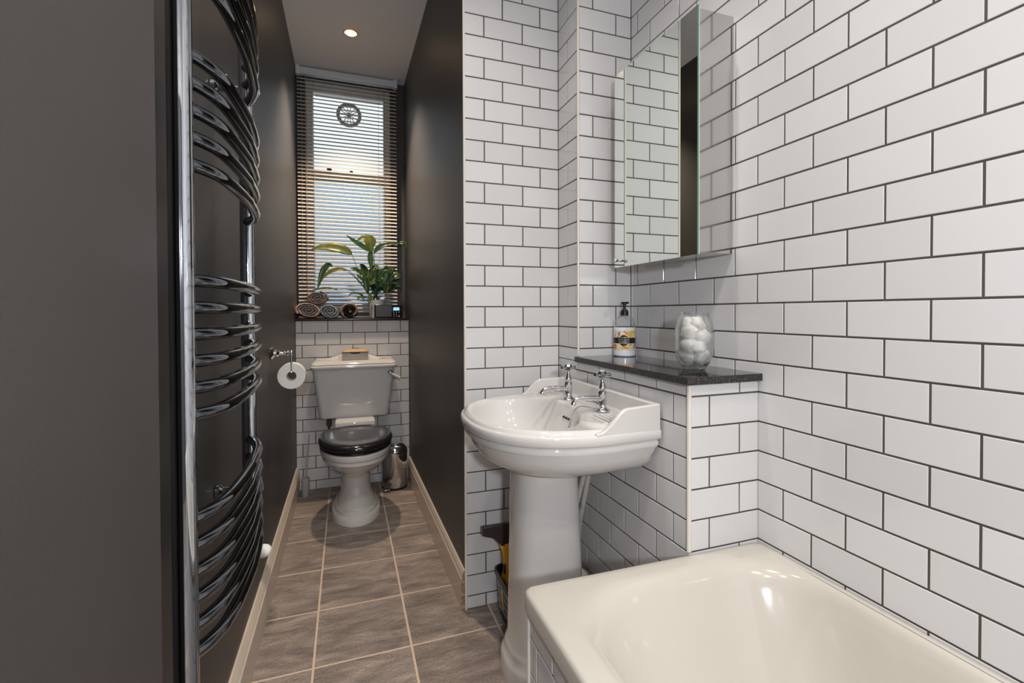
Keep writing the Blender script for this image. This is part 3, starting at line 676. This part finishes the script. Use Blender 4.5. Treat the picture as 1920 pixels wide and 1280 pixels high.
m = MB(); m.box(bx-.022, bx+.022, by-.010, by+.010, BZ+.067, BZ+.070, 0, .001); obj('lid_slot', m, M['darkbrown'], ld)
# toilet brush
qx, qy = -.240, 3.085
t = thing('toilet_brush', 'grey toilet brush in a slim holder by the left skirting', 'toilet brush', (qx, qy, 0))
m = MB(); m.lathe([(.020, 0), (.022, .003), (.023, .10), (.021, .112), (.017, .112), (.017, .10), (.001, .02)], (qx, qy, 0), 24); obj('brush_holder', m, M['gplastic'], t)
m = MB(); m.tube([(qx, qy, .06), (qx+.004, qy, .13), (qx+.022, qy+.012, .37)], [.012, .005, .004], 10); obj('brush_handle', m, M['gplastic'], t)
# pedal bin
px_, py_ = .283, 3.065
t = thing('pedal_bin', 'small polished steel pedal bin on the floor right of the toilet', 'bin', (px_, py_, 0))
m = MB(); m.lathe([(.076, .006), (.078, .010), (.078, .215), (.076, .217)], (px_, py_, 0), 40); obj('bin_body', m, M['chrome'], t)
m = MB(); m.lathe([(.079, 0), (.080, .012), (.077, .014)], (px_, py_, 0), 40); m.box(px_+.02, px_+.055, py_+.066, py_+.089, .01, .23, 0, .004); obj('bin_base', m, M['bplastic'], t)
m = MB(); m.lathe([(.0795, .217), (.080, .222)]+[(.080*math.cos(a), .222+.066*math.sin(a)) for a in [PI/2*i/10 for i in range(1, 10)]]+[(.001, .288)], (px_, py_, 0), 40); obj('bin_lid', m, M['chrome'], t)
m = MB(); m.box(px_-.075, px_-.035, py_-.100, py_-.06, .014, .019, 0, .002); m.tube([(px_-.05, py_-.062, .0165), (px_-.03, py_-.03, .0165)], .004, 8); obj('pedal', m, M['chrome'], t)

# toilet roll and holder
hx, hy, hz = -.2965, 2.17, .925
t = thing('toilet_roll_holder', 'chrome toilet roll holder on the dark left wall', 'toilet roll holder', (hx, hy, hz))
m = MB(); m.lathe([(.026, 0), (.027, .004), (.023, .010), (.016, .014), (.014, .020), (.017, .024), (.010, .030), (.007, .040), (.007, .058), (.010, .062), (.010, .068), (.004, .072)], (hx, hy, hz+.012), 28, axis='X'); obj('wall_rose', m, M['chrome'], t)
m = MB(); ex = hx+.078; m.tube([(hx+.06, hy, hz+.012), (ex, hy, hz+.012)], .006, 12); m.sphere((ex, hy, hz+.012), .010, 14); m.tube([(ex, hy-.001, hz+.010), (ex, hy-.001, hz-.06), (ex, hy-.004, hz-.068), (ex, hy+.01, hz-.070), (ex, hy+.055, hz-.070)], .0038, 12); m.sphere((ex, hy+.058, hz-.070), .006, 12); obj('arm', m, M['chrome'], t)
m = MB(); N = 48; R = []
for r, y in ((.020, 0), (.0535, 0), (.0545, .002), (.0545, .050), (.0535, .052), (.020, .052)): R.append((r, y))
m.lathe(R+[R[0]], (ex, hy-.002, hz-.0855), 48, axis='Y', c0=False, c1=False)
o = obj('toilet_roll', m, M['paper'], org=(ex, hy+.02, hz-.085), smooth=50); tag(o, 'white toilet roll hanging on the chrome holder', 'toilet roll')
m = MB(); m.lathe([(.0200, .0005), (.0200, .0515), (.0190, .0515), (.0190, .0005), (.0200, .0005)], (ex, hy-.002, hz-.0855), 32, axis='Y', c0=False, c1=False); obj('cardboard_core', m, M['beige'], o)

# ------------------------------------------------------------------ window, sill, blind
m = MB(); m.box(-.2975, XE-.003, YE-.022, YW-.001, ZS, ZS+.014, 0, .002)
o = struct('window_sill', m, M['sillm'], smooth=40)
FY = YW+.03
m = MB()
m.box(WX0, -.200, FY, FY+.06, WZ0, WZ1); m.box(.255, WX1, FY, FY+.06, WZ0, WZ1); m.box(-.200, .255, FY, FY+.06, 2.585, WZ1); m.box(-.200, .255, FY, FY+.06, WZ0, 1.16)
m.box(-.200, .255, FY-.012, FY+.05, 1.995, 2.055)
m.box(-.19, .245, FY+.05, FY+.055, 2.575, 2.585)
win = struct('window_1', m, M['frame'], bev=.003)
m = MB(); m.box(-.200, .255, FY+.028, FY+.031, 2.056, 2.584); obj('upper_pane', m, M['glass'], win, smooth=0)
m = MB(); m.box(-.200, .255, FY+.024, FY+.030, 1.161, 1.994); obj('lower_pane', m, M['obscure'], win, smooth=0)
vx, vz = .028, 2.462
m = MB()
for r0, r1, y0, y1 in ((.060, .082, -.006, .006), (.012, .0, -.01, .004)):
    if r1: m.lathe([(r0, y0), (r1, y0), (r1, y1), (r0, y1), (r0, y0)], (vx, FY+.016, vz), 40, axis='Y', c0=False, c1=False)
    else: m.lathe([(.014, y0), (.014, y1)], (vx, FY+.016, vz), 20, axis='Y')
for k in range(14):
    a = 2*PI*k/14; d = Vector((math.cos(a), 0, math.sin(a))); c = Vector((vx, FY+.016, vz)); m.tube([c+d*.012, c+d*.062], .0026, 6)
obj('round_vent', m, M['gplastic'], win, smooth=40)
m = MB(); m.box(-.115, -.085, FY-.03, FY-.012, 2.055, 2.075, 0, .002); m.box(.03, .05, FY-.03, FY-.012, 2.055, 2.070, 0, .002); obj('sash_catch', m, M['darkbrown'], win)

t = thing('venetian_blind', 'cream venetian blind hanging in front of the sash window', 'blind', (.02, 3.345, 2.69))
YBL = 3.345; BX_0, BX_1 = -.293, .338
m = MB(); m.box(BX_0, BX_1, YBL-.020, YBL+.016, 2.645, 2.688, 0, .002); m.box(BX_0-.003, BX_0+.022, YBL-.023, YBL+.018, 2.640, 2.697, 0, .002); m.box(BX_1-.022, BX_1+.003, YBL-.023, YBL+.018, 2.640, 2.697, 0, .002); obj('headrail', m, M['rail'], t)
pit = .0243; n_s = 63; ti = math.radians(36)
z = 2.622; first = None
def slat_mesh(z):
    m = MB(); R = []
    for i in range(7):
        q = -1+2*i/6; w_ = .0125; yy = q*w_; hh = .0030*(1-q*q)
        y2 = yy*math.cos(ti)-hh*math.sin(ti); z2 = yy*math.sin(ti)+hh*math.cos(ti)
        R.append((y2, z2))
    top = R; bot = [(a+.0001, b-.0009) for a, b in reversed(R)]; poly = top+bot
    m.prism([(a, b) for a, b in poly], lambda a, b, d: (d, YBL+a, z+b), BX_0+.004, BX_1-.004); return m
s0 = obj('slat', slat_mesh(z), M['blind'], t, smooth=50)
k = 1
while z-k*pit > 1.098:
    c = s0.copy(); COL.objects.link(c); c.parent = t; c.location = (0, 0, -k*pit); k += 1
m = MB(); m.box(BX_0+.004, BX_1-.004, YBL-.013, YBL+.013, 1.071, 1.083, 0, .002); obj('bottom_rail', m, M['blind'], t)
for x in (-.19, .215, -.235, .255):
    m = MB(); m.tube([(x, YBL-.0135, 2.645), (x, YBL-.0135, 1.08)], .0009 if x in (-.19, .215) else .0012, 6); obj('cord', m, M['cord'], t)
m = MB(); m.tube([(-.262, YBL-.018, 2.64), (-.262, YBL-.02, 1.35), (-.258, YBL-.02, 1.305), (-.248, YBL-.02, 1.295), (-.238, YBL-.02, 1.305), (-.235, YBL-.02, 1.35), (-.240, YBL-.018, 2.64)], .0011, 6); obj('pull_cord', m, M['cord'], t)

# ------------------------------------------------------------------ things on the sill
SL = ZS+.014
def spiral_towel(name, cx, cz, rx, rz, mats, label, rot=0., turns=3.2, y0=3.175, y1=3.315, tail=None):
    """a rolled towel seen end on: outer wrap + coil faces"""
    t = thing(name, label, 'towel', (cx, 3.24, SL), 'rolled towels on the window sill')
    def P2(r, a):
        x = r*math.cos(a)*rx; z = r*math.sin(a)*rz; return x*math.cos(rot)-z*math.sin(rot), x*math.sin(rot)+z*math.cos(rot)
    n = int(turns*30); th = .92/(turns+.2)
    m = MB(); inner = []; outer = []
    for i in range(n+1):
        a = 2*PI*turns*i/n; rc = .10+(.90-.10)*i/n; wob = 1+.035*math.sin(a*2.3+cx*40)
        ro = min(1., (rc+th*.42)*wob) if i < n-15 else min(1, rc+th*.42); ri = max(.02, (rc-th*.40)*wob)
        outer.append(P2(ro, a)); inner.append(P2(ri, a))
    ridge = [((a[0]+b[0])/2, (a[1]+b[1])/2) for a, b in zip(inner, outer)]
    rings = []
    for (ip, mp, op) in zip(inner, ridge, outer):
        rings.append([Vector((cx+ip[0], y0+.006, cz+ip[1])), Vector((cx+mp[0], y0-.002, cz+mp[1])), Vector((cx+op[0], y0+.006, cz+op[1])), Vector((cx+op[0], y1, cz+op[1])), Vector((cx+ip[0], y1, cz+ip[1]))])
    k = int(n*.70); m.loft(rings[:k+1], True, True); obj('inner_coil', m, mats[1], t, smooth=60)
    m = MB(); m.loft(rings[k:], True, True); obj('outer_wrap', m, mats[0], t, smooth=60)
    m = MB(); m.prism([P2(.10, 2*PI*i/12) for i in range(12)], lambda a, b, d: (cx+a, d, cz+b), y0+.008, y1); obj('core', m, mats[1], t)
    return t
spiral_towel('rolled_towel', -.222, SL+.051, .079, .0505, (M['pink'], M['taupe']), 'brown and peach rolled towel, leftmost at the wall', -.12, 3.6)
spiral_towel('rolled_towel', -.100, SL+.048, .062, .047, (M['grey'], M['grey']), 'grey blue rolled towel, middle of the bottom row', -.25, 3.0)
spiral_towel('rolled_towel', -.172, SL+.131, .069, .044, (M['brown'], M['taupe']), 'dark brown rolled towel lying on top of two others', .05, 3.2)
spiral_towel('rolled_towel', .022, SL+.051, .060, .0505, (M['brown'], M['bplastic']), 'brown rolled towel with dark core, nearest the plant pot', .2, 2.6)

# radio
t = thing('digital_radio', 'black digital radio with small blue screen on the window sill', 'radio', (.265, 3.235, SL))
m = MB(); rx0, rx1, ry0, ry1, rz0, rz1 = .172, .350, 3.169, 3.212, SL+.003, SL+.088
m.box(rx0, rx1, ry0, ry1, rz0, rz1, 0, .006, 3); m.box(rx0+.01, rx1-.01, ry0+.01, ry1-.01, SL, SL+.004); obj('radio_body', m, M['bgloss'], t)
m = MB(); m.box(.180, .280, ry0-.0015, ry0+.001, rz0+.006, rz1-.006); obj('speaker_grille', m, M['bplastic'], t)
m = MB(); m.box(.291, .329, ry0-.0015, ry0+.001, rz1-.038, rz1-.018); obj('screen', m, M['screen'], t, smooth=0)
for r in range(3):
    for c in range(3):
        if (r, c) == (1, 2): continue
        m = MB(); x = .294+c*.0165; z = rz1-.050-r*.013; rr_ = .0030 if (r, c) != (2, 2) else .005
        m.lathe([(rr_, 0), (rr_*.8, -.002)], (x, ry0, z), 12, axis='Y'); obj('button', m, M['button'], t)
m = MB(); m.tube([(.345, 3.205, rz1-.01), (.347, 3.205, rz1+.06), (.362, 3.20, rz1+.33)], [.0028, .0022, .0014], 8); m.sphere((.345, 3.205, rz1-.005), .005, 10); obj('antenna', m, M['chrome'], t)

# peace-lily style plant
pcx, pcy = .193, 3.276
t = thing('potted_plant', 'leafy green potted plant in a pale pot behind the radio', 'plant', (pcx, pcy, SL))
m = MB(); m.lathe([(.044, 0), (.047, .003), (.052, .11), (.053, .120), (.049, .120), (.047, .11), (.001, .10)], (pcx, pcy-.004, SL), 36); pot = obj('pot', m, M['pot'], t)
pcy2 = pcy-.004
m = MB(); m.lathe([(.0475, .100), (.046, .108), (.02, .111), (.001, .112)], (pcx, pcy2, SL), 24); obj('soil', m, M['soil'], t)
def leaf(pts, width, mt, up=Vector((0, -1, .35)), fold=.25):
    """pts: midrib control points (4)"""
    c = bez(*pts, 14); m = MB(); rows = []
    for i, p in enumerate(c):
        q = i/14; tn = (c[min(i+1, 14)]-c[max(i-1, 0)]).normalized(); sd = tn.cross(up)
        sd = sd.normalized() if sd.length > 1e-4 else Vector((1, 0, 0)); nn = sd.cross(tn).normalized()
        wv = width*.5*(math.sin(PI*q**.72))**.85+.0004; row = []
        for k in (-1, -.55, 0, .55, 1): row.append(p+sd*wv*k+nn*(abs(k)*wv*fold+.0012*math.sin(i*1.9+k*2)))
        rows.append(row)
    m.loft(rows, False, False, closed=False); o = obj('leaf', m, mt, t, smooth=80)
    md = o.modifiers.new('thick', 'SOLIDIFY'); md.thickness = .0006; return o
def stem(p0, p1, bend=(0, 0, .05), r=.0022):
    p0, p1 = Vector(p0), Vector(p1); b = Vector(bend); m = MB(); m.tube(bez(p0, p0.lerp(p1, .33)+b, p0.lerp(p1, .7)+b, p1, 10), [r]*6+[r*.8]*5, 6); obj('stem', m, M['stem'], t)
KX, KZ = .00358, .00352
def W(px, py, y=0.): return Vector((pcx+(px-708)*KX, 3.262+y, SL+(593-py)*KZ))
base = lambda dx=0.: Vector((pcx+dx, pcy2, SL+.105))
def L(a, b, c, d, w_, mt='leaf', y=0., **k): return leaf((W(*a, y), W(*b, y), W(*c, y), W(*d, y)), w_, M[mt], **k)
stem(base(-.02), W(665, 476, -.03), (-.02, 0, .03)); L((665, 476), (650, 463), (618, 460), (595, 470), .065, 'leafy', -.03)
stem(base(0), W(699, 462, -.02), (.005, 0, .02)); L((699, 472), (696, 455), (690, 430), (672, 452), .050, 'leafy', -.02); L((699, 470), (688, 462), (668, 452), (655, 440), .035, 'leaf', -.03)
L((698, 462), (704, 450), (706, 440), (686, 437), .036, 'leafy', -.01)
L((700, 466), (692, 478), (700, 492), (697, 506), .034, 'leaf', -.03)
stem(base(.005), W(703, 470, 0), (0, 0, .01)); L((703, 472), (712, 452), (735, 450), (752, 452), .036, 'leaf', -.01); L((748, 452), (757, 446), (764, 450), (761, 462), .026, 'leaf', -.01)
stem(base(-.02), W(640, 500, -.02), (-.01, 0, .08), .0026)
L((632, 497), (616, 490), (612, 520), (606, 541), .038, 'leaf', -.02)
stem(base(-.02), W(655, 508, -.025), (-.01, 0, .05)); L((655, 506), (640, 498), (620, 508), (612, 527), .026, 'leafy', -.03)
stem(base(-.03), W(640, 543, -.03), (-.02, 0, .05), .0018); L((640, 541), (625, 536), (608, 538), (594, 544), .014, 'leaf', -.03)
L((688, 556), (675, 542), (664, 544), (657, 553), .014, 'leaf', -.02); L((686, 558), (680, 551), (676, 553), (673, 560), .018, 'leafy', .0)
L((688, 516), (680, 505), (668, 500), (661, 501), .030, 'leaf', -.01); L((692, 530), (684, 520), (676, 516), (672, 512), .024, 'leaf', -.02)
L((694, 545), (698, 552), (692, 560), (694, 570), .024, 'leafy', -.045)
rnd = random.Random(11)
for k in range(42):
    bx_ = rnd.uniform(690, 730); by_ = rnd.uniform(522, 548); a = rnd.uniform(-.55, 1.25); ln = rnd.uniform(24, 46)
    ex_ = bx_+ln*math.sin(a); ey_ = by_-ln*math.cos(a); ex_ = min(ex_, 752); y = rnd.uniform(-.045, .02)
    dr = rnd.uniform(4, 18)
    L((bx_, by_), (lerp(bx_, ex_, .3), lerp(by_, ey_, .45)), (lerp(bx_, ex_, .7), ey_-3), (ex_, ey_+dr), rnd.uniform(.032, .052), 'leafy' if rnd.random() < .22 else 'leaf', y, up=Vector((rnd.uniform(-.5, .5), -1, rnd.uniform(.1, .9))))
for k in range(16):
    a = rnd.uniform(0, 2*PI); stem(base(0)+Vector((.03*math.cos(a), .03*math.sin(a), 0)), W(rnd.uniform(690, 728), rnd.uniform(528, 548), rnd.uniform(-.04, .02)), (0, 0, .01), .002)

# ------------------------------------------------------------------ basket and window squeegee beside the pedestal
t = thing('plastic_basket', 'black plastic basket on the floor behind the pedestal', 'basket', (.56, 1.575, 0))
m = MB(); bz = .165
def bk(z, e): return rr(.515-e, .675+e, 1.50-e, 1.665+e*.3, .03, z, 6)
m.loft([bk(.003, -.012), bk(.0, -.010), bk(.145, .0), bk(.150, .006), bk(bz, .006), bk(bz, .001), bk(.145, -.003), bk(.008, -.014)], False, True)
o = obj('basket_body', m, M['bplastic'], t, smooth=40)
m = MB()
for k in range(9):
    for zz in (.035, .062, .089, .116):
        y = 1.525+k*.014; e = -.010+.010*zz/.145; m.box(.515-e-.0008, .515-e+.001, y-.0035, y+.0035, zz-.008, zz+.008)
obj('slots', m, M['gplastic'], t)
t = thing('window_squeegee', 'yellow handled squeegee with wide dark blade standing in the basket', 'squeegee', (.57, 1.60, .01))
m = MB()
prf = [(-.092, .336), (.092, .336), (.092, .306), (.050, .292), (.024, .262), (-.024, .262), (-.050, .292), (-.092, .306)]
hcx = .545
m.prism(prf, lambda a, b, d: (hcx+a, 1.612+d+(b-.26)*.10, b), -.009, .009); obj('blade_head', m, M['darkbrown'], t, bev=.002)
m = MB(); m.loft([[Vector((hcx+.0+sx*math.cos(2*PI*i/16), cy_+sy*math.sin(2*PI*i/16), z)) for i in range(16)] for z, sx, sy, cy_ in ((.020, .016, .014, 1.585), (.05, .026, .018, 1.588), (.10, .030, .020, 1.595), (.14, .028, .019, 1.600), (.18, .018, .016, 1.604), (.215, .016, .014, 1.608), (.245, .022, .013, 1.610), (.268, .030, .010, 1.613))])
obj('handle', m, M['yellow'], t, smooth=60)
m = MB(); m.box(hcx-.021, hcx-.015, 1.585, 1.600, .17, .20, 0, .002); obj('switch', m, M['bplastic'], t)

# ------------------------------------------------------------------ ceiling downlights
def downlight(x, y, lab, first=None):
    if first:
        c = copy_tree(first); c.location = (x, y, ZC); c['label'] = lab; return c
    t = thing('ceiling_downlight', lab, 'downlight', (x, y, ZC), 'recessed ceiling downlights')
    m = MB(); m.lathe([(.030, -.001), (.042, -.001), (.042, -.004), (.033, -.006), (.030, -.001)], (x, y, ZC), 40, c0=False, c1=False); obj('ring', m, M['brass'], t)
    m = MB(); m.lathe([(.030, -.0012), (.030, -.0032), (.001, -.0034)], (x, y, ZC), 32); obj('lamp', m, M['lampglow'], t)
    return t
dl = downlight(.036, 2.858, 'lit recessed downlight in the corridor ceiling before the window')
for i, (x, y) in enumerate(DOWN):
    downlight(x, y, 'lit recessed downlight in the main bathroom ceiling, out of the corridor', dl)
